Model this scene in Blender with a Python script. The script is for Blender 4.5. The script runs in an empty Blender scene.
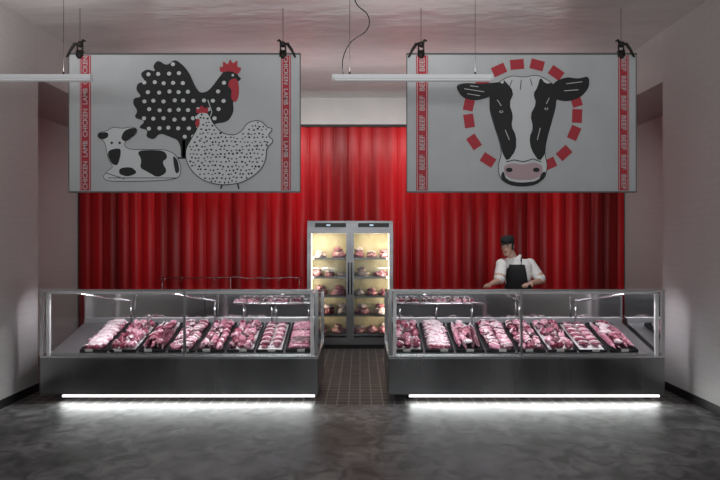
import bpy, bmesh, math, random
from mathutils import Vector, Matrix, noise, kdtree, Euler
from mathutils.geometry import tessellate_polygon
random.seed(7)
S=bpy.context.scene
C=S.collection
S.view_settings.view_transform='Standard'
F=570.0; H=1.7
# ---------------------------------------------------------------- helpers
def mat(name,col=(.5,.5,.5),rough=.5,metal=0,emit=None,es=0,spec=None,coat=0):
    m=bpy.data.materials.new(name); m.use_nodes=True
    b=m.node_tree.nodes['Principled BSDF']
    b.inputs['Base Color'].default_value=(*col,1); b.inputs['Roughness'].default_value=rough
    b.inputs['Metallic'].default_value=metal
    if emit: b.inputs['Emission Color'].default_value=(*emit,1); b.inputs['Emission Strength'].default_value=es
    if coat: b.inputs['Coat Weight'].default_value=coat; b.inputs['Coat Roughness'].default_value=.12
    if spec is not None: b.inputs['Specular IOR Level'].default_value=spec
    return m
def nodes(m): return m.node_tree.nodes, m.node_tree.links, m.node_tree.nodes['Principled BSDF']
def noise_mat(name,c1,c2,scale=5,rough=.5,metal=0,stretch=(1,1,1),bump=0,detail=4,lo=.35,hi=.65,rr=None,coat=0,dist=0.02):
    m=mat(name,c1,rough,metal,coat=coat); N,L,b=nodes(m)
    tc=N.new('ShaderNodeTexCoord'); mp=N.new('ShaderNodeMapping'); mp.inputs['Scale'].default_value=stretch
    nz=N.new('ShaderNodeTexNoise'); nz.inputs['Scale'].default_value=scale; nz.inputs['Detail'].default_value=detail
    cr=N.new('ShaderNodeValToRGB'); cr.color_ramp.elements[0].position=lo; cr.color_ramp.elements[1].position=hi
    cr.color_ramp.elements[0].color=(*c1,1); cr.color_ramp.elements[1].color=(*c2,1)
    L.new(tc.outputs['Object'],mp.inputs['Vector']); L.new(mp.outputs[0],nz.inputs['Vector'])
    L.new(nz.outputs['Fac'],cr.inputs[0]); L.new(cr.outputs[0],b.inputs['Base Color'])
    if rr:
        mr=N.new('ShaderNodeMapRange'); mr.inputs['To Min'].default_value=rr[0]; mr.inputs['To Max'].default_value=rr[1]
        mr.inputs['From Min'].default_value=.3; mr.inputs['From Max'].default_value=.7
        L.new(nz.outputs['Fac'],mr.inputs['Value']); L.new(mr.outputs[0],b.inputs['Roughness'])
    if bump:
        bp=N.new('ShaderNodeBump'); bp.inputs['Strength'].default_value=bump; bp.inputs['Distance'].default_value=dist
        L.new(nz.outputs['Fac'],bp.inputs['Height']); L.new(bp.outputs[0],b.inputs['Normal'])
    return m
def brick_mat(name,c1,c2,mortar,bw,bh,ms,rough,bump,axis,offset=.5):
    m=mat(name,c1,rough); N,L,b=nodes(m)
    tc=N.new('ShaderNodeTexCoord'); sp=N.new('ShaderNodeSeparateXYZ'); cb=N.new('ShaderNodeCombineXYZ')
    L.new(tc.outputs['Object'],sp.inputs[0])
    L.new(sp.outputs[axis[0]],cb.inputs[0]); L.new(sp.outputs[axis[1]],cb.inputs[1])
    br=N.new('ShaderNodeTexBrick'); br.offset=offset
    br.inputs['Color1'].default_value=(*c1,1); br.inputs['Color2'].default_value=(*c2,1); br.inputs['Mortar'].default_value=(*mortar,1)
    br.inputs['Scale'].default_value=1; br.inputs['Brick Width'].default_value=bw; br.inputs['Row Height'].default_value=bh
    br.inputs['Mortar Size'].default_value=ms
    L.new(cb.outputs[0],br.inputs['Vector']); L.new(br.outputs['Color'],b.inputs['Base Color'])
    if bump:
        bp=N.new('ShaderNodeBump'); bp.inputs['Strength'].default_value=bump; bp.inputs['Distance'].default_value=.004; bp.invert=True
        L.new(br.outputs['Fac'],bp.inputs['Height']); L.new(bp.outputs[0],b.inputs['Normal'])
    return m
def glass_mat(name,tint=(.95,.97,.97),fac=1.0):
    m=bpy.data.materials.new(name); m.use_nodes=True; N=m.node_tree.nodes; L=m.node_tree.links; N.clear()
    o=N.new('ShaderNodeOutputMaterial'); mx=N.new('ShaderNodeMixShader'); t=N.new('ShaderNodeBsdfTransparent'); g=N.new('ShaderNodeBsdfGlossy')
    fr=N.new('ShaderNodeFresnel'); fr.inputs['IOR'].default_value=1.45; g.inputs['Roughness'].default_value=.02
    t.inputs['Color'].default_value=(*tint,1)
    mm=N.new('ShaderNodeMath'); mm.operation='MULTIPLY'; mm.inputs[1].default_value=fac
    L.new(fr.outputs[0],mm.inputs[0]); L.new(mm.outputs[0],mx.inputs[0]); L.new(t.outputs[0],mx.inputs[1]); L.new(g.outputs[0],mx.inputs[2]); L.new(mx.outputs[0],o.inputs[0])
    return m
def empty(name,loc=(0,0,0)):
    e=bpy.data.objects.new(name,None); e.location=loc; e.empty_display_size=.1; C.objects.link(e); return e
def setp(o,parent):
    if parent is not None:
        o.parent=parent
        o.matrix_parent_inverse=Matrix.Translation(-parent.location)
def obj(name,V,Fc,mats,parent=None,smooth=False,mi=None):
    me=bpy.data.meshes.new(name); me.from_pydata([tuple(v) for v in V],[],Fc); 
    for m in (mats if isinstance(mats,(list,tuple)) else [mats]): me.materials.append(m)
    if mi: me.polygons.foreach_set('material_index',mi)
    if smooth: me.polygons.foreach_set('use_smooth',[True]*len(me.polygons))
    me.update()
    o=bpy.data.objects.new(name,me); C.objects.link(o); setp(o,parent); return o
def boxdata(x0,x1,y0,y1,z0,z1):
    V=[(x0,y0,z0),(x1,y0,z0),(x1,y1,z0),(x0,y1,z0),(x0,y0,z1),(x1,y0,z1),(x1,y1,z1),(x0,y1,z1)]
    return V,[(0,3,2,1),(4,5,6,7),(0,1,5,4),(1,2,6,5),(2,3,7,6),(3,0,4,7)]
def box(name,x0,x1,y0,y1,z0,z1,m,parent=None,bev=0):
    V,Fc=boxdata(x0,x1,y0,y1,z0,z1); o=obj(name,V,Fc,m,parent)
    if bev:
        md=o.modifiers.new('b','BEVEL'); md.width=bev; md.segments=2
    return o
class MB:
    def __init__(s): s.V=[];s.F=[];s.M=[];s.T=[]
    def add(s,V,Fc,mi=0,tag=0):
        o=len(s.V); s.V+= [Vector(v) for v in V]; s.F+=[tuple(i+o for i in f) for f in Fc]
        s.M+= mi if isinstance(mi,list) else [mi]*len(Fc); s.T+=[tag]*len(V)
    def box(s,*a,mi=0): V,f=boxdata(*a); s.add(V,f,mi)
    def xf(s,m,start=0):
        for i in range(start,len(s.V)): s.V[i]=m@s.V[i]
    def obj(s,name,mats,parent=None,smooth=False): return obj(name,s.V,s.F,mats,parent,smooth,s.M)
def tube(mb,pts,rad,n=12,mi=0,tag=0,flat=1.0,up=(0,0,1),cap=True):
    pts=[Vector(p) for p in pts]; V=[];Fc=[]
    if not isinstance(rad,(list,tuple)): rad=[rad]*len(pts)
    for i,p in enumerate(pts):
        t=(pts[min(i+1,len(pts)-1)]-pts[max(i-1,0)]).normalized()
        u=Vector(up); 
        if abs(u.dot(t))>.97: u=Vector((0,1,0)) if abs(t.y)<.9 else Vector((1,0,0))
        a=t.cross(u).normalized(); b=a.cross(t).normalized()
        for k in range(n):
            an=2*math.pi*k/n; V.append(p+a*math.cos(an)*rad[i]+b*math.sin(an)*rad[i]*flat)
    for i in range(len(pts)-1):
        for k in range(n):
            k2=(k+1)%n; Fc.append((i*n+k,i*n+k2,(i+1)*n+k2,(i+1)*n+k))
    if cap:
        Fc.append(tuple(range(n))[::-1]); Fc.append(tuple((len(pts)-1)*n+k for k in range(n)))
    mb.add(V,Fc,mi,tag)
def rings(mb,R,n=24,mi=0,tag=0):
    V=[];Fc=[]
    for (cx,cy,cz,rx,ry,yw) in R:
        for k in range(n):
            a=2*math.pi*k/n; x=math.cos(a)*rx; y=math.sin(a)*ry
            V.append((cx+x*math.cos(yw)-y*math.sin(yw),cy+x*math.sin(yw)+y*math.cos(yw),cz))
    for i in range(len(R)-1):
        for k in range(n):
            k2=(k+1)%n; Fc.append((i*n+k,i*n+k2,(i+1)*n+k2,(i+1)*n+k))
    Fc.append(tuple(range(n))[::-1]); Fc.append(tuple((len(R)-1)*n+k for k in range(n)))
    mb.add(V,Fc,mi,tag)
def ico(sub):
    bm=bmesh.new(); bmesh.ops.create_icosphere(bm,subdivisions=sub,radius=1); bm.verts.index_update()
    a=[v.co.copy() for v in bm.verts]; f=[tuple(v.index for v in f.verts) for f in bm.faces]; bm.free(); return a,f
ICOV,ICOF=ico(3); ICO2V,ICO2F=ico(2)
def blob(mb,c,s,rot=(0,0,0),amp=.18,freq=1.6,mi=0,fat=None,seed=None,tag=0,lo=False,flatbot=False):
    VV,FF=(ICO2V,ICO2F) if lo else (ICOV,ICOF)
    sd=Vector((random.uniform(-50,50),)*3) if seed is None else Vector((seed,seed*1.7,0))
    R=Euler(rot).to_matrix(); V=[]
    for v in VV:
        d=1+amp*noise.noise(v*freq+sd)+amp*.35*noise.noise(v*freq*3.1+sd)
        w=v*d
        if flatbot and w.z<-.6: w.z=-.6
        w=Vector((w.x*s[0],w.y*s[1],w.z*s[2])); V.append(R@w+Vector(c))
    mis=[]
    for f in FF:
        m_=mi
        if fat is not None:
            q=(VV[f[0]]+VV[f[1]]+VV[f[2]])/3
            if q.y+.25*noise.noise(q*3+sd)>fat[0]: m_=fat[1]
        mis.append(m_)
    mb.add(V,FF,mis,tag)

# ---------------------------------------------------------------- materials
M_wallL=brick_mat('painted_brick_white',(.60,.585,.575),(.59,.575,.57),(.565,.55,.545),.24,.075,.006,.5,.10,(1,2))
M_plaster=noise_mat('plaster_white',(.58,.57,.56),(.64,.625,.615),2.2,.55)
M_ceil=noise_mat('ceiling_semigloss',(.60,.585,.58),(.68,.655,.645),1.6,.22,stretch=(1,2.5,1),bump=.35,dist=.05)
M_floor=noise_mat('polished_concrete',(.075,.079,.080),(.26,.265,.265),1.7,.42,detail=12,lo=.38,hi=.64,rr=(.36,.56),bump=.10,dist=.01)
N,L,b=nodes(M_floor)
tc=N.new('ShaderNodeTexCoord'); n2=N.new('ShaderNodeTexNoise'); n2.inputs['Scale'].default_value=6.5; n2.inputs['Detail'].default_value=8; n2.inputs['Distortion'].default_value=.8
r2=N.new('ShaderNodeValToRGB'); r2.color_ramp.elements[0].position=.36; r2.color_ramp.elements[0].color=(.50,.50,.50,1); r2.color_ramp.elements[1].position=.62; r2.color_ramp.elements[1].color=(1.4,1.4,1.4,1)
mx=N.new('ShaderNodeMix'); mx.data_type='RGBA'; mx.blend_type='MULTIPLY'; mx.inputs[0].default_value=1
src=b.inputs['Base Color'].links[0].from_socket
L.new(tc.outputs['Object'],n2.inputs['Vector']); L.new(n2.outputs['Fac'],r2.inputs[0]); L.new(src,mx.inputs[6]); L.new(r2.outputs[0],mx.inputs[7]); L.new(mx.outputs[2],b.inputs['Base Color'])
M_tile=brick_mat('dark_floor_tile',(.055,.054,.054),(.095,.092,.09),(.26,.25,.24),.12,.12,.007,.5,0,(0,1),0.0)
M_steel=noise_mat('brushed_steel',(.20,.20,.21),(.25,.25,.26),3,.38,1,stretch=(1,1,3))
M_dsteel=noise_mat('brushed_dark_steel',(.24,.24,.245),(.36,.36,.365),1.2,.26,1,stretch=(1.5,1,.3),rr=(.18,.32))
M_chrome=mat('chrome_trim',(.72,.72,.73),.24,1)
M_mirror=mat('mirror_steel',(.66,.64,.64),.12,1)
M_black=mat('black_plastic',(.012,.012,.013),.45)
M_white=mat('white_enamel',(.75,.75,.74),.35)
M_glass=glass_mat('clear_glass')
M_led=mat('led_strip',(1,1,1),.5,emit=(1,.97,.96),es=2.2)
M_ledw=mat('led_strip_warm',(1,1,1),.5,emit=(1,.90,.68),es=2.5)
M_tube=mat('lamp_body_glow',(.6,.6,.62),.4,emit=(1,1,1),es=.10)  # emission added to lighten the pendant bodies, which are switched off
M_red=mat('pvc_strip_red',(.5,.01,.015),.36,spec=.3); 
N,L,b=nodes(M_red)
tc=N.new('ShaderNodeTexCoord'); mp=N.new('ShaderNodeMapping'); mp.inputs['Scale'].default_value=(2.6,.0,.14)
nz=N.new('ShaderNodeTexNoise'); nz.inputs['Scale'].default_value=1; nz.inputs['Detail'].default_value=3
cr=N.new('ShaderNodeValToRGB'); e=cr.color_ramp.elements; e[0].position=.36; e[0].color=(.20,.002,.004,1); e[1].position=.64; e[1].color=(.55,.005,.010,1)
L.new(tc.outputs['Object'],mp.inputs[0]); L.new(mp.outputs[0],nz.inputs['Vector']); L.new(nz.outputs['Fac'],cr.inputs[0]); L.new(cr.outputs[0],b.inputs['Base Color'])
M_ban=noise_mat('banner_canvas',(.45,.46,.47),(.49,.50,.51),3,.75)
M_ink=mat('print_black',(.012,.012,.014),.7)
M_inkr=mat('print_red',(.42,.03,.045),.7)
M_inkw=mat('print_white',(.60,.61,.62),.75)
M_inkp=mat('print_pink',(.46,.33,.36),.75)
M_inkt=mat('print_lettering',(.50,.42,.43),.75)
M_hook=mat('dark_iron',(.03,.026,.024),.5,.6)
def meatmat(name,a,b_,c,sc):
    m=mat(name,a,.32,coat=.3); N,L,b=nodes(m)
    tc=N.new('ShaderNodeTexCoord'); nz=N.new('ShaderNodeTexNoise'); nz.inputs['Scale'].default_value=sc; nz.inputs['Detail'].default_value=5; nz.inputs['Distortion'].default_value=1.4
    cr=N.new('ShaderNodeValToRGB'); e=cr.color_ramp.elements; e[0].position=.36;e[0].color=(*a,1);e[1].position=.70;e[1].color=(*c,1)
    x=e.new(.54); x.color=(*b_,1)
    L.new(tc.outputs['Object'],nz.inputs['Vector']); L.new(nz.outputs['Fac'],cr.inputs[0]); L.new(cr.outputs[0],b.inputs['Base Color']); return m
M_beef=meatmat('beef_meat',(.11,.010,.028),(.24,.035,.07),(.60,.38,.44),18)
M_pork=meatmat('pork_meat',(.32,.09,.15),(.48,.21,.27),(.72,.56,.60),14)
M_fat=meatmat('meat_fat',(.52,.37,.41),(.68,.57,.59),(.80,.75,.75),17)
M_dark=meatmat('aged_meat',(.035,.006,.012),(.10,.018,.034),(.40,.25,.29),18)
M_paper=mat('butcher_paper',(.70,.68,.68),.8)
M_label=mat('price_label',(.70,.69,.66),.6)
MEATS=[M_beef,M_pork,M_fat,M_dark,M_paper]
M_tray=mat('black_tray',(.02,.02,.022),.3)
M_deck=mat('deck_steel',(.36,.36,.37),.35,.8)
M_skin=noise_mat('skin',(.58,.36,.27),(.63,.40,.31),8,.5)
M_shirt=noise_mat('white_shirt',(.76,.76,.74),(.84,.84,.82),9,.85,bump=.3)
M_apron=mat('black_apron',(.012,.012,.014),.8)
M_trou=mat('dark_trousers',(.03,.03,.035),.85)
M_hair=mat('black_hair',(.015,.012,.010),.6)
M_lip=mat('lips',(.42,.16,.13),.5)
M_eye=mat('eye_white',(.7,.7,.68),.3)
M_shoe=mat('shoe_leather',(.02,.02,.02),.4)

# ---------------------------------------------------------------- room shell
XL,XR=-3.62,3.48; YL,YR=6.41,6.55; YB=9.62; HC=4.1; RL,RR=-4.72,4.42
box('floor',-4.9,4.7,-3,5.86,-.1,0,M_floor)
box('floor_tiles',-4.9,4.7,5.86,YB+.1,-.1,0.0,M_tile)
box('ceiling',-4.9,4.7,-3,YB+.1,HC,HC+.1,M_ceil)
box('wall_left',-4.9,XL,-3,YL,0,HC,M_wallL)
box('wall_right',XR,4.7,-3,YR,0,HC,M_wallL)
box('wall_left_recess',-4.9,RL,YL,YB,0,3.52,M_wallL)
box('wall_right_recess',RR,4.7,YR,YB,0,3.52,M_wallL)
box('wall_left_header',-4.9,XL,YL,YB,3.52,HC,M_plaster)
box('wall_right_header',XR,4.7,YR,YB,3.52,HC,M_plaster)
box('wall_back',-4.9,4.7,YB,YB+.1,0,HC,M_plaster)
box('baseboard_right',XR-.012,XR,-3,YR,0,.09,M_black)
box('baseboard_left',XL,XL+.012,-3,YL,0,.09,M_black)

# ---------------------------------------------------------------- red curtain
cur=empty('red_strip_curtain',(0,9.5,0))
V=[];Fc=[];nx=1200; rows=[0.02,.6,1.2,1.8,2.4,3.0,3.59]
for r,z in enumerate(rows):
    for i in range(nx+1):
        x=RL+.02+(RR-RL-.04)*i/nx
        p=x/.215; fr=p-math.floor(p); k=math.floor(p)
        am=.045+.03*noise.noise(Vector((k*1.37,0,0)))
        sk=.5+.5*noise.noise(Vector((k*2.3,5,0)))
        u=fr**(.6+.8*sk)
        y=9.54-am*math.sin(math.pi*u)**.6
        V.append((x,y+.004*noise.noise(Vector((x*3,z*.9,1))),z))
for r in range(len(rows)-1):
    for i in range(nx):
        a=r*(nx+1)+i; Fc.append((a,a+1,a+nx+2,a+nx+1))
obj('strips',V,Fc,M_red,cur,True)
box('top_rail',RL+.02,RR-.02,9.46,9.6,3.58,3.62,M_hook,cur)
mb=MB()
x0,x1=-3.3,-.95
P=[(x0+(x1-x0)*i/30,9.36,1.08+.03*noise.noise(Vector((i*.35,x0,0)))) for i in range(31)]
tube(mb,P,.006,8)
for i in range(9):
    x=x0+.1+(x1-x0-.2)*i/8
    tube(mb,[(x,9.36,1.08),(x,9.36,1.04),(x,9.345,1.015),(x,9.325,1.02),(x,9.32,1.04)],.004,6)
for x in (x0+.05,(x0+x1)/2,x1-.05): tube(mb,[(x,9.36,1.08),(x,9.36,0)],.006,8); tube(mb,[(x,9.36,0),(x,9.36,.01)],.04,12)
mb.obj('glint_rail',M_dsteel,None,True)  # added rail, shaped to imitate wavy glints reflected on the curtain

# ---------------------------------------------------------------- banners
YBn=5.9; PX=F/YBn
def bx(px): return (px-360)/PX
def bz(py): return H+(240-py)/PX
def artpoly(mb,pts,layer,mi):
    pts=[(p[0],p[1]) for p in pts]
    v3=[Vector((bx(a),YBn-.004-.0012*layer,bz(b_))) for a,b_ in pts]
    tris=tessellate_polygon([[Vector((a,b_,0)) for a,b_ in pts]])
    fs=[]
    for t in tris:
        a,b_,c=[v3[i] for i in t]
        nrm=(b_-a).cross(c-a)
        fs.append(tuple(t) if nrm.y<0 else tuple(reversed(t)))
    mb.add(v3,fs,mi)
def smoothp(pts,it=2):
    for _ in range(it):
        q=[]
        for i in range(len(pts)):
            a=pts[i]; b_=pts[(i+1)%len(pts)]
            q.append((a[0]*.78+b_[0]*.22,a[1]*.78+b_[1]*.22)); q.append((a[0]*.22+b_[0]*.78,a[1]*.22+b_[1]*.78))
        pts=q
    return pts
def disc(cx,cy,rx,ry=None,n=12,a0=0):
    ry=ry or rx
    return [(cx+rx*math.cos(2*math.pi*i/n),cy+ry*math.sin(2*math.pi*i/n)) for i in range(n)]
def inside(p,poly):
    c=False
    for i in range(len(poly)):
        a=poly[i]; b_=poly[i-1]
        if (a[1]>p[1])!=(b_[1]>p[1]) and p[0]<(b_[0]-a[0])*(p[1]-a[1])/(b_[1]-a[1])+a[0]: c=not c
    return c
def grow(pts,d):
    n=len(pts); A=sum(pts[i-1][0]*pts[i][1]-pts[i][0]*pts[i-1][1] for i in range(n)); s=1 if A>0 else -1
    out=[]
    for i in range(n):
        a=pts[i-1]; b_=pts[(i+1)%n]; tx,ty=b_[0]-a[0],b_[1]-a[1]; l=math.hypot(tx,ty) or 1
        out.append((pts[i][0]+ty/l*d*s,pts[i][1]-tx/l*d*s))
    return out
def line(mb,pts,w,layer,mi=0):
    for a,b_ in zip(pts[:-1],pts[1:]):
        tx,ty=b_[0]-a[0],b_[1]-a[1]; l=math.hypot(tx,ty) or 1; nx_,ny_=-ty/l*w/2,tx/l*w/2
        artpoly(mb,[(a[0]+nx_,a[1]+ny_),(b_[0]+nx_,b_[1]+ny_),(b_[0]-nx_,b_[1]-ny_),(a[0]-nx_,a[1]-ny_)],layer,mi)
def textmesh(s,px,pyc,length,width,parent,flip):
    cu=bpy.data.curves.new('t','FONT'); cu.body=s; cu.align_x='CENTER'; cu.align_y='CENTER'; cu.size=1; cu.offset=.02
    o=bpy.data.objects.new('t',cu); C.objects.link(o); bpy.context.view_layer.update()
    me=bpy.data.meshes.new_from_object(o.evaluated_get(bpy.context.evaluated_depsgraph_get())); bpy.data.objects.remove(o)
    xs=[v.co.x for v in me.vertices]; ys=[v.co.y for v in me.vertices]
    sx=length/PX/(max(xs)-min(xs)); sy=width/PX/(max(ys)-min(ys)); cx=(max(xs)+min(xs))/2; cy=(max(ys)+min(ys))/2
    for v in me.vertices:
        u=(v.co.x-cx)*sx; w=(v.co.y-cy)*sy
        if flip: x,z=w,-u
        else: x,z=-w,u
        v.co=(bx(px)+x,YBn-.0085,bz(pyc)+z)
    me.materials.append(M_inkt)
    ob=bpy.data.objects.new('strip_lettering',me); C.objects.link(ob); setp(ob,parent)
def hook(mb,px):
    x=bx(px); z=bz(54); y=YBn
    mb.box(x-.035,x+.035,y-.018,y+.018,z-.03,z+.035)
    mb.box(x-.018,x+.018,y-.026,y+.026,z-.05,z+.02)
    pts=[(x+.028*math.cos(a),y,z+.062+.034*math.sin(a)) for a in [i*math.pi/8 for i in range(17)]]
    tube(mb,pts,.008,8,up=(0,1,0))
    blob(mb,(x,y,z+.10),(.036,.028,.032),amp=.4,freq=2,lo=True)
    s=-1 if px in (80,421) else 1
    tube(mb,[(x,y,z+.10),(x+s*.05,y-.01,z+.10),(x+s*.09,y-.015,z+.04),(x+s*.13,y-.02,z-.04)],[.014,.018,.015,.009],8)
    tube(mb,[(x,y,z+.10),(x-s*.04,y-.01,z+.14),(x-s*.06,y-.01,z+.13)],[.014,.014,.008],8)
    tube(mb,[(x,y,z+.10),(x,y,HC)],.0025,6)
def banner(name,x0,x1,strips,hooks,text):
    cx=bx((x0+x1)/2); E=empty(name,(cx,YBn,bz(192)))
    box('canvas',bx(x0),bx(x1),YBn,YBn+.025,bz(192),bz(54),M_ban,E,.003)
    mb=MB()
    mb.box(bx(x0)-.006,bx(x1)+.006,YBn-.006,YBn+.031,bz(54)-.008,bz(54)+.010)
    mb.box(bx(x0)-.004,bx(x1)+.004,YBn-.003,YBn+.028,bz(192)-.006,bz(192)+.008)
    mb.box(bx(x0)-.005,bx(x0)+.003,YBn-.003,YBn+.028,bz(192),bz(54)); mb.box(bx(x1)-.003,bx(x1)+.005,YBn-.003,YBn+.028,bz(192),bz(54))
    mb.obj('edge_bars',mat('banner_edge',(.10,.10,.10),.5),E)
    hb=MB()
    for h in hooks: hook(hb,h)
    hb.obj('hanging_clamps',M_hook,E,True)
    sb=MB()
    for a,b_ in strips: artpoly(sb,[(a,55.5),(b_,55.5),(b_,190.5),(a,190.5)],0,2)
    for a,b_ in strips:
        for q in (a+1.2,b_-1.2): line(sb,[(q,56),(q,190)],.5,1,1)
    mats=[M_ink,M_inkw,M_inkr,M_inkp]
    sb.obj('red_strips',mats,E)
    for i,(a,b_) in enumerate(strips): textmesh(text[i],(a+b_)/2,123,133,(b_-a)*.44,E,i==1)
    return E,mats
E1,mats=banner('chicken_and_lamb_banner',69,300,[(80,91),(281,291)],[80,283],['CHICKEN  LAMB  CHICKEN  LAMB  CHICKEN','CHICKEN  LAMB  CHICKEN  LAMB  CHICKEN'])
A=MB()
rooster=[(222,74),(226,69),(231,67),(237,70),(238,76),(242,79),(236,83),(236,92),(233,102),(234,112),(228,122),(214,124),(206,130),(198,138),(190,146),(186,156),(181,158),(181,148),(178,140),(170,137),(160,133),(154,140),(146,137),(148,130),(138,128),(146,121),(134,118),(138,111),(133,104),(134,98),(142,97),(136,90),(138,83),(146,82),(140,74),(147,69),(156,72),(153,66),(158,60),(167,66),(175,59),(184,66),(190,74),(195,86),(200,93),(207,92),(213,86),(218,79)]
rs=smoothp(rooster,2)
artpoly(A,rs,1,0)
for j,yy in enumerate(range(65,152,9)):
    for xx in range(134,236,10):
        x=xx+(5 if j%2 else 0)+random.uniform(-1,1); y=yy+random.uniform(-.8,.8)
        if all(inside((x+a,y+b_),rs) for a,b_ in ((0,0),(3,0),(-3,0),(0,3),(0,-3))) and x<227: artpoly(A,disc(x,y,2.1,2.0),2,1)
line(A,[(206,131),(212,112),(208,100)],.8,2,1)
artpoly(A,smoothp([(220,73),(220,66),(223,68),(223,61),(228,65),(230,59),(233,64),(238,60),(237,67),(242,68),(238,75),(231,71)],1),3,2)
artpoly(A,smoothp([(230,80),(236,78),(239,84),(239,96),(236,103),(231,99),(232,90),(228,86)],1),3,2)
artpoly(A,disc(233,75.5,1.3),4,1)
line(A,[(184,140),(184,158)],3,1)
line(A,[(177,158),(190,158)],1.6,1)
hen=[(199,114),(204,111),(209,115),(213,124),(222,134),(235,136),(243,131),(247,124),(255,121),(262,122),(267,128),(273,129),(267,136),(274,141),(266,148),(266,158),(262,168),(252,177),(240,183),(222,185),(205,181),(194,173),(187,162),(186,150),(192,139),(198,129),(200,121),(194,118)]
hs=smoothp(hen,2)
artpoly(A,grow(hs,.8),5,0); artpoly(A,hs,6,1)
for yy in range(114,184,4):
    for xx in range(186,274,4):
        x=xx+(2 if (yy//4)%2 else 0)+random.uniform(-1,1); y=yy+random.uniform(-1,1)
        if inside((x,y),hs) and inside((x+2,y),hs) and inside((x-2,y),hs): artpoly(A,disc(x,y,random.uniform(.8,1.35),random.uniform(.6,1.2),7),7,0)
artpoly(A,smoothp([(197,114),(196,108),(199,110),(202,105),(205,109),(209,107),(208,114),(203,113)],1),8,2)
artpoly(A,smoothp([(197,119),(200,119),(200,126),(198,128),(195,124)],1),8,2)
line(A,[(222,185),(221,189)],1.5,5); line(A,[(238,184),(239,189)],1.5,5)
lamb=[(99,133),(108,131),(114,127),(122,129),(132,127),(138,130),(134,136),(126,139),(124,146),(130,150),(150,150),(166,150),(176,155),(181,166),(180,177),(168,180),(140,181),(108,181),(103,177),(108,171),(114,167),(109,160),(107,150),(105,141),(98,137)]
ls=smoothp(lamb,2)
artpoly(A,grow(ls,.6),1,0); artpoly(A,ls,2,1)
for p in ([(98,133),(108,132),(109,137),(103,140),(98,137)],[(124,131),(133,127.5),(138,130),(133,137),(126,142),(121,139)],[(109,150),(121,148),(121,155),(118,166),(112,164),(108,156)],[(137,151),(152,150),(165,151),(168,158),(162,162),(168,172),(158,178),(148,172),(140,168),(142,160)],[(120,168),(132,167),(138,173),(128,177),(119,174)],[(173,155),(178,160),(180,172),(176,174),(174,165)]):
    artpoly(A,smoothp(p,2),3,0)
artpoly(A,disc(112,143,1.3),3,0); artpoly(A,disc(120,143,1.3),3,0)
line(A,[(108,178),(150,178),(176,178)],.7,3); line(A,[(106,173),(125,179)],.7,3)
A.obj('farm_animal_print',mats,E1)

E2,mats=banner('beef_banner',407,636,[(416,428),(618,629)],[421,621],['BEEF  BEEF  BEEF  BEEF  BEEF  BEEF  BEEF','BEEF  BEEF  BEEF  BEEF  BEEF  BEEF  BEEF'])
A=MB()
for (dx,dy) in [(482,83),(499,70),(517,64.5),(537,65),(556,73),(569,86),(576,100),(577,116),(574,133),(564,153),(549,164),(488,160),(474,142),(469,121),(469,104)]:
    ang=math.atan2((dy-114)/50.0,(dx-522)/54.0); t=(-math.sin(ang)*54,math.cos(ang)*50); l=math.hypot(*t); t=(t[0]/l,t[1]/l); n_=(-t[1],t[0])
    q=[(dx+t[0]*a*6.8+n_[0]*b_*5.0,dy+t[1]*a*6.8+n_[1]*b_*5.0) for a,b_ in ((-1,-1),(1,-1),(1,1),(-1,1))]
    artpoly(A,q,0,2)
head=[(494,88),(502,80),(512,76),(524,78),(536,75),(547,80),(554,86),(556,104),(551,122),(546,140),(544,154),(547,165),(545,177),(536,184),(522,186),(508,184),(500,178),(498,166),(502,154),(500,142),(494,124),(489,106)]
hd=smoothp(head,2)
artpoly(A,grow(hd,.7),1,0); artpoly(A,hd,2,1)
for p in ([(501,90),(490,97),(476,101),(462,98),(455,86),(464,83),(480,84),(492,83),(502,82)],
          [(550,90),(554,82),(566,77),(578,79),(589,76),(589,88),(580,98),(566,102),(553,99)]):
    artpoly(A,smoothp(p,2),3,0)
for p in ([(490,86),(504,84),(503,79),(514,92),(509,104),(513,116),(511,126),(516,136),(516,150),(507,162),(502,153),(500,142),(494,124),(489,106)],
          [(537,88),(540,77),(545,84),(553,83),(557,92),(556,104),(551,122),(546,140),(545,154),(539,162),(531,150),(529,138),(533,128),(530,115),(536,104),(533,94)],
          [(500,178),(503,170),(506,180),(520,183),(538,181),(542,172),(546,172),(545,178),(536,185),(522,187),(508,185)]):
    artpoly(A,smoothp(p,1),4,0)
artpoly(A,smoothp([(503,166),(512,163),(523,165),(534,162),(543,166),(541,176),(532,180),(514,180),(505,176)],2),4,3)
for (x,y) in ((509,170),(536,170)): artpoly(A,disc(x,y,3.4,2.3),5,0)
line(A,[(506,162),(514,160),(523,162),(533,159),(541,162)],.9,5)
for (x,y) in ((501,112),(546,109)): artpoly(A,disc(x,y,2.0,1.2),5,1); artpoly(A,disc(x,y,1.0,.9),6,0)
for x0,y0,x1,y1,c in ((464,89,484,92,1),(467,94,480,96,1),(470,86,478,87,1),(566,84,582,82,1),(564,91,578,90,1),(512,80,509,88,0),(521,80,520,90,0),(530,79,532,86,0),(505,130,509,140,1),(540,128,537,140,1),(497,100,501,106,1),(549,98,546,104,1)):
    line(A,[(x0,y0),(x1,y1)],.7,5,c)
A.obj('cow_head_print',mats,E2)

def area2(n,loc,rot,sx,sy,en,col,parent=None,spread=None):
    l=bpy.data.lights.new(n,'AREA'); l.shape='RECTANGLE'; l.size=sx; l.size_y=sy; l.energy=en; l.color=col
    if spread: l.spread=math.radians(spread)
    o=bpy.data.objects.new(n,l); o.location=loc; o.rotation_euler=rot; C.objects.link(o); setp(o,parent); return o
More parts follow.
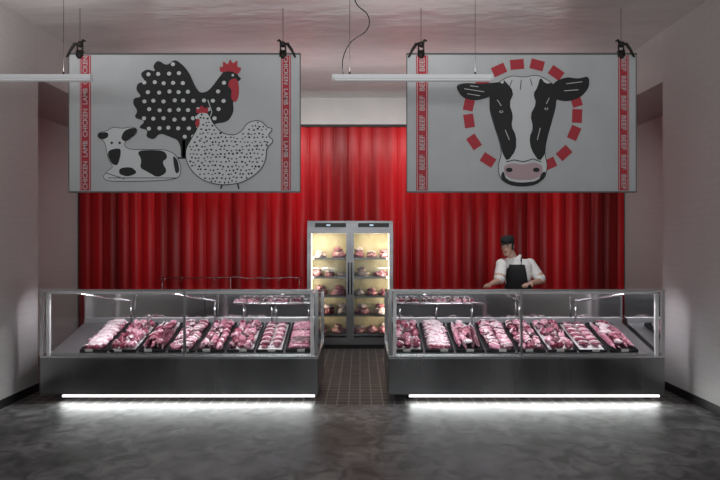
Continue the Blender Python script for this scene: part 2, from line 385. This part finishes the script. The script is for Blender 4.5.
# ---------------------------------------------------------------- linear lamps + wire
def lamp(x0,x1,cab,yy=5.0,z=3.12):
    E=empty('linear_pendant_light',((x0+x1)/2,yy,z))
    box('body',x0,x1,yy-.03,yy+.03,z-.01,z+.028,M_tube,E,.004)
    box('diffuser',x0+.01,x1-.01,yy-.025,yy+.025,z-.028,z-.0102,M_tube,E,.006)
    box('end_cap_1',x0-.006,x0-.0002,yy-.032,yy+.032,z-.026,z+.03,M_tube,E); box('end_cap_2',x1+.0002,x1+.006,yy-.032,yy+.032,z-.026,z+.03,M_tube,E)
    mb=MB()
    for c in cab:
        tube(mb,[(c,yy,z+.028),(c,yy,HC)],.002,6); tube(mb,[(c,yy,z+.028),(c,yy,z+.05)],.008,8); tube(mb,[(c,yy,HC-.02),(c,yy,HC)],.03,12)
    mb.obj('suspension_cables',M_hook,E,True)
    area2('uplight_fill',((x0+x1)/2,yy,z+.06),(math.radians(180),0,0),x1-x0-.1,.04,8,(1,.98,.98),E)  # fill lamp added above the unlit pendant to brighten the ceiling
lamp(-3.58,-2.36,[-3.3,-2.6]); lamp(-.235,1.155,[-.09,1.01])
P=[(352,-20),(351,4),(366,8),(371,22),(366,34),(352,40),(344,52),(341,66),(344,74)]
cu=bpy.data.curves.new('hanging_cable','CURVE'); cu.dimensions='3D'; cu.bevel_depth=.005; cu.bevel_resolution=2
sp=cu.splines.new('NURBS'); pts3=[((px-360)*5.0/F,5.0+(.02*math.sin(i)),H+(240-py)*5.0/F) for i,(px,py) in enumerate(P)]
pts3[0]=(pts3[0][0],5.0,HC+.001); pts3[-1]=(pts3[-1][0],5.0,3.14)
sp.points.add(len(pts3)-1)
for i,p in enumerate(pts3): sp.points[i].co=(*p,1)
sp.use_endpoint_u=True; sp.order_u=4
cu.materials.append(M_black); o=bpy.data.objects.new('hanging_cable',cu); C.objects.link(o)

# ---------------------------------------------------------------- display counters
D0,D1=.485,.70; SL=math.atan2(D1-D0,.76); ND=6.462
def tray(xc,w,kind):
    zc=D0+(D1-D0)*(ND-6.10)/.76+.004
    E=empty('meat_tray',(xc,ND,zc))
    Mx=Matrix.Translation((xc,ND,zc))@Matrix.Rotation(SL,4,'X')
    w2=w/2; l2=.355
    t=MB()
    t.box(-w2,w2,-l2,l2,0,.006); t.box(-w2,-w2+.008,-l2,l2,.006,.03); t.box(w2-.008,w2,-l2,l2,.006,.03)
    t.box(-w2+.008,w2-.008,-l2,-l2+.008,.006,.03); t.box(-w2+.008,w2-.008,l2-.008,l2,.006,.03)
    t.xf(Mx); t.obj('tray',M_tray,E)
    lb=MB(); V,f=boxdata(-.040,.040,-.002,.0,0,.032); lb.add(V,f); lb.xf(Matrix.Translation((random.uniform(-.05,.05),-l2-.001,.008))); lb.xf(Mx); lb.obj('price_label',M_label,E)
    m=MB(); R=random.uniform
    iw=w2-.018
    if kind in (3,2): m.add([(-iw,-.34,.012),(iw,-.34,.012),(iw,.34,.012),(-iw,.34,.012)],[(0,1,2,3)],4)
    if kind==0:
        for col in (-1,1):
            for j in range(10):
                blob(m,(col*iw*.5+R(-.015,.015),-.30+j*.067,.045+R(0,.012)),(iw*.52,.050,.018),(.55+R(-.2,.2),R(-.2,.2),R(-.5,.5)),.4,1.8,random.choice([0,1,3]),fat=(.45,2))
    elif kind==1:
        for j in range(4):
            blob(m,(-iw+iw*2*(j+.5)/4,R(-.02,.02),.042),(iw*.26,.32,.032),(0,0,R(-.07,.07)),.35,2.2,random.choice([0,1,3]),fat=(.7,2))
        for j in range(7): blob(m,(R(-iw*.5,iw*.5),-.26+j*.085,.082),(R(.04,.07),R(.03,.05),.022),(R(-.3,.3),0,R(-1,1)),.45,2,random.choice([0,1,2]),fat=(.3,2))
    elif kind==2:
        for i in range(3):
            for j in range(6):
                blob(m,(-iw*.66+i*iw*.66+R(-.012,.012),-.29+j*.115,.05+R(0,.015)),(iw*R(.24,.34),R(.045,.062),R(.03,.045)),(R(-.3,.3),R(-.3,.3),R(-1,1)),.5,1.8,random.choice([0,1,0,3]),fat=(R(.2,.6),2))
    elif kind==3:
        for i in range(2):
            xx=-iw*.5+i*iw
            blob(m,(xx,0,.036),(iw*.42,.31,.024),(0,0,R(-.05,.05)),.25,1.8,i)
            for j in range(11):
                y=-.27+j*.055
                tube(m,[(xx-iw*.44,y,.042),(xx-iw*.2,y+.006,.060),(xx+iw*.2,y+.006+R(-.01,.01),.060),(xx+iw*.44,y,.042)],[.007,.010,.010,.007],8,mi=2 if j%2 else 0)
    elif kind==4:
        for j in range(13):
            y=-.31+j*.051
            tube(m,[(-iw*.95,y+.01,.03),(-iw*.8,y,.04),(-iw*.2,y-.006+R(-.006,.006),.048),(iw*.4,y,.046),(iw*.8,y+.012,.04),(iw*.93,y+.02,.03)],[.008,.021,.024,.024,.021,.008],10,mi=random.choice([0,1,3,3]))
    elif kind==5:
        for i in range(3):
            for j in range(8):
                blob(m,(-iw*.66+i*iw*.66+R(-.01,.01),-.31+j*.088,.045+R(0,.015)),(iw*R(.26,.35),R(.04,.055),.030),(.3,R(-.3,.3),R(-.8,.8)),.45,2.2,random.choice([3,0,1]),fat=(R(.2,.7),2))
    elif kind==6:
        for j in range(9):
            blob(m,(R(-.015,.015),-.30+j*.074,.050),(iw*.86,.056,.020),(.6+R(-.1,.1),0,R(-.2,.2)),.45,2.0,random.choice([0,1,1]),fat=(.1,2))
            tube(m,[(-iw*.9,-.29+j*.074,.04),(-iw*.5,-.30+j*.074,.07)],[.012,.008],8,mi=2)
    m.xf(Mx); m.obj('meat_cuts',MEATS,E,True)
def counter(x0,x1,mull,kinds,tx0,tx1,sh0,sh1):
    y0,y1=6.0,7.0; E=empty('refrigerated_display_counter',((x0+x1)/2,6.5,0))
    box('base_panel',x0,x1,y0,y1,.07,.455,M_dsteel,E,.006)
    box('base_top_trim',x0,x1,y0-.006,y0+.03,.4555,.478,M_chrome,E,.003)
    box('plinth',x0+.22,x1-.06,y0+.2,y1-.1,.0,.069,M_black,E)
    mb=MB()
    for x in (x0+.24,x1-.12,(x0+x1)/2):
        tube(mb,[(x,y0+.12,0),(x,y0+.12,.069)],.022,12); tube(mb,[(x,y0+.12,0),(x,y0+.12,.012)],.035,12)
    mb.obj('feet',M_black,E)
    box('kick_light',x0+.22,x1-.04,y0+.03,y0+.055,.038,.060,M_led,E)
    d=MB(); d.add([(x0+.05,6.10,D0),(x1-.05,6.10,D0),(x1-.05,6.86,D1),(x0+.05,6.86,D1),(x0+.05,6.10,.46),(x1-.05,6.10,.46),(x1-.05,6.86,.46),(x0+.05,6.86,.46)],[(0,1,2,3),(4,7,6,5),(0,4,5,1),(1,5,6,2),(2,6,7,3),(3,7,4,0)])
    d.obj('sloped_deck',M_deck,E)
    box('price_rail',x0+.06,x1-.06,6.045,6.06,.478,.500,M_chrome,E)
    zt=1.165; zb=1.09
    def quad(n,v): obj(n,v,[(0,1,2,3)],M_glass,E)
    quad('front_glass_1',[(x0+.05,6.01,.478),(mull-.01,6.01,.478),(mull-.01,6.01,zt-.01),(x0+.05,6.01,zt-.01)])
    quad('front_glass_2',[(mull+.01,6.01,.478),(x1-.05,6.01,.478),(x1-.05,6.01,zt-.01),(mull+.01,6.01,zt-.01)])
    quad('top_glass',[(x0+.03,6.02,zt),(x1-.03,6.02,zt),(x1-.03,6.98,zb+.003),(x0+.03,6.98,zb+.003)])
    for i,x in enumerate((x0+.02,x1-.02)):
        quad('end_glass_%d'%(i+1),[(x,6.02,.478),(x,6.98,.478),(x,6.98,zb),(x,6.02,zt)])
    f=MB()
    f.box(x0,x1,5.995,6.03,zt-.006,zt+.016)
    f.box(x0,x1,6.965,7.0,zb-.02,zb+.004)
    for x in (x0,x1-.035):
        f.box(x,x+.035,5.998,6.03,.478,zt-.006); f.box(x,x+.035,6.965,7.0,.456,zb-.02)
        V=[(x,6.03,zt-.006),(x+.03,6.03,zt-.006),(x+.03,6.965,zb-.018),(x,6.965,zb-.018),(x,6.03,zt+.016),(x+.03,6.03,zt+.016),(x+.03,6.965,zb+.004),(x,6.965,zb+.004)]
        f.add(V,boxdata(0,1,0,1,0,1)[1])
    f.box(mull-.012,mull+.012,6.0,6.03,.478,zt-.006)
    f.box(mull-.012,mull+.012,6.965,7.0,.456,zb-.02)
    f.obj('frame',M_chrome,E)
    box('end_post_1',x0+.05,x0+.085,6.03,6.06,.478,zt-.03,M_white,E); box('end_post_2',x1-.085,x1-.05,6.03,6.06,.478,zt-.03,M_white,E)
    b=MB()
    for x,xb in ((x0+.36,x0+.62),((x0+x1)/2-.1,(x0+x1)/2+.16),(x1-.36,x1-.62)):
        tube(b,[(x,6.07,zt-.03),(xb,6.84,.965)],.012,8); tube(b,[(xb,6.85,D1),(xb,6.85,.99)],.010,8)  # slanted struts modelled in place of diagonal reflections in the glass
    b.box(sh0,sh1,6.66,6.668,.945,.968); b.box(sh0,sh1,6.862,6.868,.945,.968)
    for x in (sh0+.1,(sh0+sh1)/2,sh1-.1): tube(b,[(x,6.865,.95),(x,6.67,.95)],.006,8); tube(b,[(x,6.864,D1),(x,6.864,.95)],.008,8)
    b.obj('brackets_and_reflections',M_chrome,E,True)
    box('upper_glass_shelf',sh0,sh1,6.668,6.862,.954,.960,M_glass,E)
    um=MB(); x=sh0+.08
    while x<sh1-.1:
        um.box(x-.07,x+.07,6.69,6.85,.9605,.967,mi=4)
        for q in (-.035,.035): blob(um,(x+q,6.77,.985),(.034,.065,.020),(0,0,random.uniform(-.5,.5)),.45,2,random.choice([0,1,3]),fat=(.4,2))
        x+=.165
    um.obj('shelf_cuts',MEATS,E,True)
    box('rear_sliding_door_1',x0+.05,(x0+x1)/2+.02,6.90,6.915,.76,zb-.03,M_mirror,E)
    box('rear_sliding_door_2',(x0+x1)/2-.02,x1-.05,6.925,6.94,.76,zb-.03,M_mirror,E)
    box('rear_panel',x0+.05,x1-.05,6.87,6.96,.456,.76,M_deck,E)
    box('top_light_bar',x0+.06,x1-.06,6.035,6.075,zt-.035,zt-.012,M_white,E)
    box('top_led',x0+.08,x1-.08,6.078,6.095,zt-.032,zt-.018,M_led,E)
    area2('case_light',((x0+x1)/2,6.11,zt-.045),(math.radians(35),0,0),x1-x0-.2,.03,15,(.98,.94,1),E)
    area2('kick_lamp',((x0+x1)/2+.08,6.0,.062),(math.radians(-88),0,0),x1-x0-.3,.02,7.5,(.96,1,.98),E)
    n=len(kinds); p=(tx1-tx0)/n
    for i,k in enumerate(kinds): tray(tx0+p*(i+.5),p-.026,k)
counter(-3.37,-.44,-1.85,[6,2,1,0,5,2,3,4],-3.02,-.50,-1.5,-.52)
counter(.30,3.21,1.70,[2,6,1,0,5,2,3,1],.36,3.0,.38,1.45)

# ---------------------------------------------------------------- fridge (double glass door)
E=empty('glass_door_refrigerator',(-.155,9.2,0))
fx0,fx1,fy0,fy1=-.825,.515,8.9,9.34; fm=(fx0+fx1)/2
M_fint=noise_mat('fridge_lining_warm',(.58,.48,.30),(.74,.66,.48),6,.4,bump=.2)
fb=MB()
fb.box(fx0,fx1,fy0+.04,fy1,0.06,.14); fb.box(fx0,fx1,fy0+.04,fy1,1.84,2.0)
fb.box(fx0,fx0+.03,fy0+.04,fy1,.14,1.84); fb.box(fx1-.03,fx1,fy0+.04,fy1,.14,1.84); fb.box(fm-.02,fm+.02,fy0+.04,fy1-.02,.14,1.84)
fb.box(fx0,fx1,fy1-.02,fy1,.14,1.84)
fb.obj('cabinet',M_steel,E)
box('kickplate',fx0+.02,fx1-.02,fy0+.06,fy1-.02,0,.06,M_black,E)
box('interior_back',fx0+.031,fx1-.031,fy1-.035,fy1-.022,.145,1.835,M_fint,E)
for d,(a,b_) in enumerate(((fx0,fm-.004),(fm+.004,fx1))):
    fr=MB(); w=.055
    fr.box(a,a+w,fy0,fy0+.038,.10,1.86); fr.box(b_-w,b_,fy0,fy0+.038,.10,1.86)
    fr.box(a+w,b_-w,fy0,fy0+.038,.10,.10+w*1.3); fr.box(a+w,b_-w,fy0,fy0+.038,1.86-w,1.86)
    fr.obj('door_frame_%d'%(d+1),M_steel,E)
    box('door_glass_%d'%(d+1),a+w,b_-w,fy0+.015,fy0+.022,.10+w*1.3,1.86-w,M_glass,E)
    box('control_panel_%d'%(d+1),a+.12,b_-.06,fy0+.030,fy0+.0395,1.90,1.965,M_black,E)
    box('digital_readout_%d'%(d+1),a+.30,a+.36,fy0+.026,fy0+.0295,1.92,1.945,mat('readout',(.1,.1,.1),.3,emit=(.6,.8,1),es=.7),E)
    hx=(b_-.02) if d==0 else (a+.02)
    hb=MB(); tube(hb,[(hx,fy0-.035,.85),(hx,fy0-.035,1.35)],.010,10); tube(hb,[(hx,fy0-.035,.88),(hx,fy0,.88)],.007,8); tube(hb,[(hx,fy0-.035,1.32),(hx,fy0,1.32)],.007,8)
    hb.obj('door_handle_%d'%(d+1),M_black,E,True)
    ia,ib=a+.035,b_-.03
    box('led_tube_%d'%(d+1),(a+.058 if d==0 else b_-.072),(a+.072 if d==0 else b_-.058),fy0+.06,fy0+.075,.2,1.8,M_ledw,E)
    area2('fridge_light_%d'%(d+1),((a+b_)/2,fy0+.08,1.83),(math.radians(8),0,0),.45,.06,3,(1,.86,.60),E)
    area2('fridge_side_light_%d'%(d+1),((a+.08 if d==0 else b_-.08),fy0+.08,1.0),(math.radians(90),0,math.radians(-30 if d==0 else 30)),.03,1.5,6.5,(1,.86,.60),E)
    sh=MB(); mm=MB(); R=random.uniform
    for s,z in enumerate((.20,.50,.80,1.10,1.40)):
        sh.box(ia,ib,fy0+.09,fy1-.04,z,z+.010)
        sh.box(ia,ib,fy0+.085,fy0+.09,z-.008,z+.022)
        nn=3 if (s+d)%2 else 2
        for i in range(nn):
            x=ia+(ib-ia)*(i+.5)/nn
            sx,sz=.095,R(.045,.075)
            blob(mm,(x,fy0+.24+R(-.02,.02),z+.011+sz*.72),(sx*(1.2 if nn==2 else .85),.10,sz),(0,0,R(-.5,.5)),.4,1.8,random.choice([0,1,1,2]),fat=(.4,2),flatbot=True)
            if R(0,1)>.5: blob(mm,(x+R(-.02,.02),fy0+.24,z+.011+sz*1.9),(sx*.7,.08,sz*.6),(0,0,R(-.5,.5)),.4,1.8,random.choice([1,2]),flatbot=True)
    sh.obj('shelves_%d'%(d+1),M_steel,E); mm.obj('aged_cuts_%d'%(d+1),MEATS,E,True)

# ---------------------------------------------------------------- butcher
E=empty('butcher',(2.08,7.55,0))
B=MB(); yw=math.radians(-22)
SK,SH,TR=0,1,2
torso=[(2.12,7.60,.86,.165,.115,yw),(2.12,7.60,.93,.175,.122,yw),(2.115,7.595,1.02,.165,.115,yw),(2.10,7.575,1.12,.165,.112,yw),(2.085,7.555,1.22,.180,.120,yw),(2.07,7.535,1.31,.195,.126,yw),(2.055,7.52,1.38,.205,.114,yw),(2.04,7.505,1.43,.168,.092,yw),(2.02,7.49,1.465,.088,.072,yw)]
rings(B,torso[2:],28,tag=SH); rings(B,torso[:3],28,tag=TR)
tube(B,[(2.025,7.50,1.42),(1.985,7.46,1.50),(1.95,7.435,1.56)],[.062,.056,.056],16,tag=SK)
for sx,x,y in ((-1,2.03,7.62),(1,2.21,7.62)):
    tube(B,[(x,y,.92),(x,y-.01,.75),(x,y-.02,.48),(x,y+.01,.30),(x,y+.02,.09)],[.098,.090,.066,.062,.050],16,tag=TR)
def arm(sh,el,wr):
    sh,el,wr=map(Vector,(sh,el,wr))
    ins=sh+(Vector((2.05,7.53,1.38))-sh)*.35
    tube(B,[ins,sh,sh.lerp(el,.5),sh.lerp(el,.92),el.lerp(wr,.06)],[.066,.076,.074,.072,.064],16,tag=SH)
    blob(B,sh,(.078,.074,.072),amp=0,tag=SH)
    tube(B,[sh.lerp(el,.8),el,el.lerp(wr,.3),wr],[.044,.044,.041,.028],14,tag=SK)
arm((1.855,7.455,1.385),(1.80,7.38,1.175),(1.655,7.19,1.150))
arm((2.255,7.58,1.385),(2.385,7.50,1.165),(2.17,7.25,1.150))
def hand(wr,d,nrm,thumb):
    wr=Vector(wr); d=Vector(d).normalized(); nrm=Vector(nrm); nrm=(nrm-d*nrm.dot(d)).normalized(); s=d.cross(nrm).normalized()*thumb
    tube(B,[wr-d*.01,wr+d*.03,wr+d*.06,wr+d*.092],[.027,.036,.041,.040],16,tag=SK,flat=.45,up=tuple(nrm))
    for i,(off,l,sp) in enumerate(((.030,.070,.16),(.010,.080,.04),(-.011,.074,-.06),(-.031,.058,-.18))):
        b0=wr+d*.085+s*off; dd=(d+s*sp).normalized()
        a=b0+dd*l*.42+nrm*.004; bb=a+(dd*.85+nrm*.5).normalized()*l*.32; c=bb+(dd*.55+nrm*.83).normalized()*l*.28
        tube(B,[b0-dd*.02,b0,a,bb,c],[.009,.0098,.0088,.0080,.0062],10,tag=SK)
    t0=wr+d*.025+s*.028; t1=t0+(d*.5+s*.7+nrm*.3).normalized()*.040; t2=t1+(d*.85+s*.25+nrm*.35).normalized()*.032
    tube(B,[t0-s*.012,t0,t1,t2],[.013,.0135,.011,.0085],10,tag=SK)
hand((1.655,7.19,1.150),(-.55,-.75,-.12),(0,0,-1),-1)
hand((2.17,7.25,1.150),(-.75,-.6,-.12),(0,0,-1),1)
hs0=len(B.V)
R=[]
for z,rx,ry,cy in ((-.115,.030,.035,-.050),(-.105,.042,.050,-.040),(-.085,.052,.068,-.022),(-.06,.060,.080,-.010),(-.03,.067,.088,-.002),(0,.071,.093,.003),(.03,.074,.097,.006),(.06,.073,.096,.008),(.085,.064,.086,.008),(.105,.045,.062,.008),(.117,.018,.025,.008)):
    R.append((0,cy,z,rx,ry,0))
rings(B,R,24,tag=SK)
tube(B,[(0,-.088,.012),(0,-.100,-.008),(0,-.112,-.026),(0,-.100,-.036)],[.008,.010,.014,.010],10,tag=SK,up=(1,0,0))
blob(B,(0,-.083,.022),(.045,.012,.009),amp=0,tag=SK); blob(B,(0,-.078,-.100),(.022,.014,.014),amp=0,tag=SK)
for s in (-1,1):
    blob(B,(s*.073,.012,-.008),(.010,.018,.030),(0,0,s*.3),amp=.1,tag=SK); blob(B,(s*.040,-.070,-.018),(.020,.014,.014),amp=0,tag=SK)
HM=Matrix.Translation((1.915,7.395,1.622))@Matrix.Rotation(math.radians(-32),4,'Z')@Matrix.Rotation(math.radians(10),4,'X')
B.xf(HM,hs0)
raw=B.obj('raw',[M_skin,M_shirt,M_trou])
md=raw.modifiers.new('r','REMESH'); md.mode='VOXEL'; md.voxel_size=.0058; md.use_smooth_shade=True
ms=raw.modifiers.new('s','SMOOTH'); ms.factor=.5; ms.iterations=3
bpy.context.view_layer.update()
me=bpy.data.meshes.new_from_object(raw.evaluated_get(bpy.context.evaluated_depsgraph_get()))
kd=kdtree.KDTree(len(B.V))
for i,v in enumerate(B.V): kd.insert(v,i)
kd.balance()
idx=[B.T[kd.find(p.center)[1]] for p in me.polygons]
me.materials.clear()
for m in (M_skin,M_shirt,M_trou): me.materials.append(m)
me.polygons.foreach_set('material_index',idx); me.polygons.foreach_set('use_smooth',[True]*len(me.polygons))
bpy.data.objects.remove(raw)
body=bpy.data.objects.new('body',me); C.objects.link(body); setp(body,E)
sm=MB()
for x,y in ((2.03,7.62),(2.21,7.62)):
    blob(sm,(x,y-.05,.045),(.048,.135,.055),amp=.05,flatbot=True); tube(sm,[(x,y+.02,.04),(x,y+.02,.12)],[.052,.056],14)
sm.xf(Matrix.Translation((0,0,-.011))); sm.obj('shoes',M_shoe,E,True)
fd=MB()
for s in (-1,1):
    blob(fd,(s*.031,-.083,.004),(.0125,.009,.0075),amp=0,mi=0,lo=True)
    blob(fd,(s*.031,-.0905,.003),(.0055,.003,.0055),amp=0,mi=1,lo=True)
    tube(fd,[(s*.015,-.094,.020),(s*.032,-.094,.025),(s*.048,-.083,.020)],[.003,.0042,.002],8,mi=1)
tube(fd,[(-.024,-.083,-.060),(-.010,-.094,-.057),(0,-.095,-.059),(.010,-.094,-.057),(.024,-.083,-.060)],[.002,.0045,.0045,.0045,.002],8,mi=2)
tube(fd,[(-.018,-.083,-.066),(0,-.092,-.067),(.018,-.083,-.066)],[.002,.0055,.002],8,mi=2)
fd.xf(HM); fd.obj('face_features',[M_eye,M_hair,M_lip],E,True)
hm=MB(); V=[];n=28; ZZ=[-.055,-.03,0,.03,.055]
for z in ZZ:
    for k in range(n+1):
        a=math.radians(-28)+math.radians(236)*k/n
        V.append(((.079+.002*math.sin(k*3))*math.cos(a),.008+(.103)*math.sin(a),z+(.0 if 10<k<18 else .012)))
Fc=[(r*(n+1)+k,r*(n+1)+k+1,(r+1)*(n+1)+k+1,(r+1)*(n+1)+k) for r in range(len(ZZ)-1) for k in range(n)]
hm.add(V,Fc); hm.xf(HM); o=hm.obj('hair',M_hair,E,True); sd=o.modifiers.new('s','SOLIDIFY'); sd.thickness=.012
cm=MB()
rings(cm,[(0,.004,.045,.083,.106,0),(0,.004,.075,.086,.108,0),(0,.006,.095,.088,.108,0),(0,.008,.118,.078,.096,0),(0,.01,.132,.050,.065,0),(0,.01,.137,.012,.016,0)],28)
V=[];n=16
for r,(e_,dz) in enumerate(((0,0),(.022,-.002),(.036,-.006))):
    for k in range(n+1):
        a=math.radians(200)+math.radians(140)*k/n
        f=math.sin(math.pi*k/n)**.6
        V.append(((.083+e_*.25*f)*math.cos(a),.004+(.106+e_*f)*math.sin(a),.054+dz*f))
bf=[(r*(n+1)+k,r*(n+1)+k+1,(r+1)*(n+1)+k+1,(r+1)*(n+1)+k) for r in range(2) for k in range(n)]
V2=[Vector(v)+Vector((0,0,-.005)) for v in V]; m_=len(V)
cm.add(V+V2,bf+[tuple(i+m_ for i in f[::-1]) for f in bf])
cm.xf(HM); cm.obj('cap',M_apron,E,True)
def tors(z):
    T=torso
    if z<=T[1][2]: return T[1]
    for a,b_ in zip(T[:-1],T[1:]):
        if a[2]<=z<=b_[2]:
            t=(z-a[2])/(b_[2]-a[2]); return tuple(a[i]*(1-t)+b_[i]*t for i in range(6))
    return T[-1]
V=[];n=24; zs=[.50,.60,.72,.84,.93,1.0,1.06,1.10,1.13,1.18,1.25,1.32,1.38]
for z in zs:
    cx,cy,_,rx,ry,yy=tors(z)
    half=math.radians(100) if z<1.08 else (math.radians(78) if z<1.12 else math.radians(50-18*(z-1.12)/.3))
    off=.016 if z>.9 else .03+.02*(.93-z)
    for k in range(n+1):
        a=-half+2*half*k/n; w=.006*math.sin(a*7+z*2) if z<1.0 else 0
        x=(rx+off+w)*math.sin(a); y=-(ry+off+w)*math.cos(a)
        V.append((cx+x*math.cos(yy)-y*math.sin(yy),cy+x*math.sin(yy)+y*math.cos(yy),z))
Fc=[(r*(n+1)+k,r*(n+1)+k+1,(r+1)*(n+1)+k+1,(r+1)*(n+1)+k) for r in range(len(zs)-1) for k in range(n)]
o=obj('apron',V,Fc,M_apron,E,True); sd=o.modifiers.new('s','SOLIDIFY'); sd.thickness=.006
st=MB()
def sp_(x,y,z):
    return (2.05+x*math.cos(yw)-y*math.sin(yw),7.515+x*math.sin(yw)+y*math.cos(yw),z)
for s in (-1,1):
    tube(st,[sp_(s*.085,-.118,1.37),sp_(s*.085,-.105,1.43),sp_(s*.075,-.03,1.475),sp_(s*.05,.06,1.46)],.010,8,flat=.5)
st.obj('apron_straps',M_apron,E,True)
cl=MB()
for s in (-1,1):
    V=[sp_(s*.012,-.098,1.43),sp_(s*.07,-.098,1.445),sp_(s*.082,-.02,1.50),sp_(s*.060,-.045,1.515),sp_(s*.03,-.078,1.485)]
    cl.add(V,[(0,1,2,3,4)] if s>0 else [(4,3,2,1,0)])
o=cl.obj('shirt_collar',M_shirt,E); sd=o.modifiers.new('s','SOLIDIFY'); sd.thickness=.008
# ---------------------------------------------------------------- lights
w=bpy.data.worlds.new('World'); S.world=w; w.use_nodes=True
w.node_tree.nodes['Background'].inputs[0].default_value=(.88,.92,1.0,1); w.node_tree.nodes['Background'].inputs[1].default_value=.14
def spot(n,loc,tgt,en,ang,blend=.8,col=(1,1,1),r=.08):
    l=bpy.data.lights.new(n,'SPOT'); l.energy=en; l.spot_size=math.radians(ang); l.spot_blend=blend; l.color=col; l.shadow_soft_size=r
    o=bpy.data.objects.new(n,l); o.location=loc; o.rotation_euler=(Vector(tgt)-Vector(loc)).to_track_quat('-Z','Y').to_euler(); C.objects.link(o)
area2('front_fill_light',(0,-1.5,2.6),(math.radians(102),0,0),6,1.4,50,(.97,1,1),None,80)  # unseen fill added behind the camera for soft frontal light
area2('curtain_wash_light',(0,8.5,3.45),(math.radians(46),0,0),6.0,.15,40,(1,.95,.93))
area2('ceiling_fill_light',(0,7.6,3.3),(math.radians(180),0,0),5.5,.5,14,(1,.98,.98))  # unseen upward fill, added to offset red bounce on the ceiling
spot('butcher_downlight',(1.3,6.0,4.0),(1.98,7.4,1.45),110,26,1)
# ---------------------------------------------------------------- camera
cam=bpy.data.cameras.new('camera'); cam.lens=28.5; cam.sensor_width=36
co=bpy.data.objects.new('camera',cam); co.location=(0,0,H); co.rotation_euler=(math.radians(90),0,0); C.objects.link(co); S.camera=co
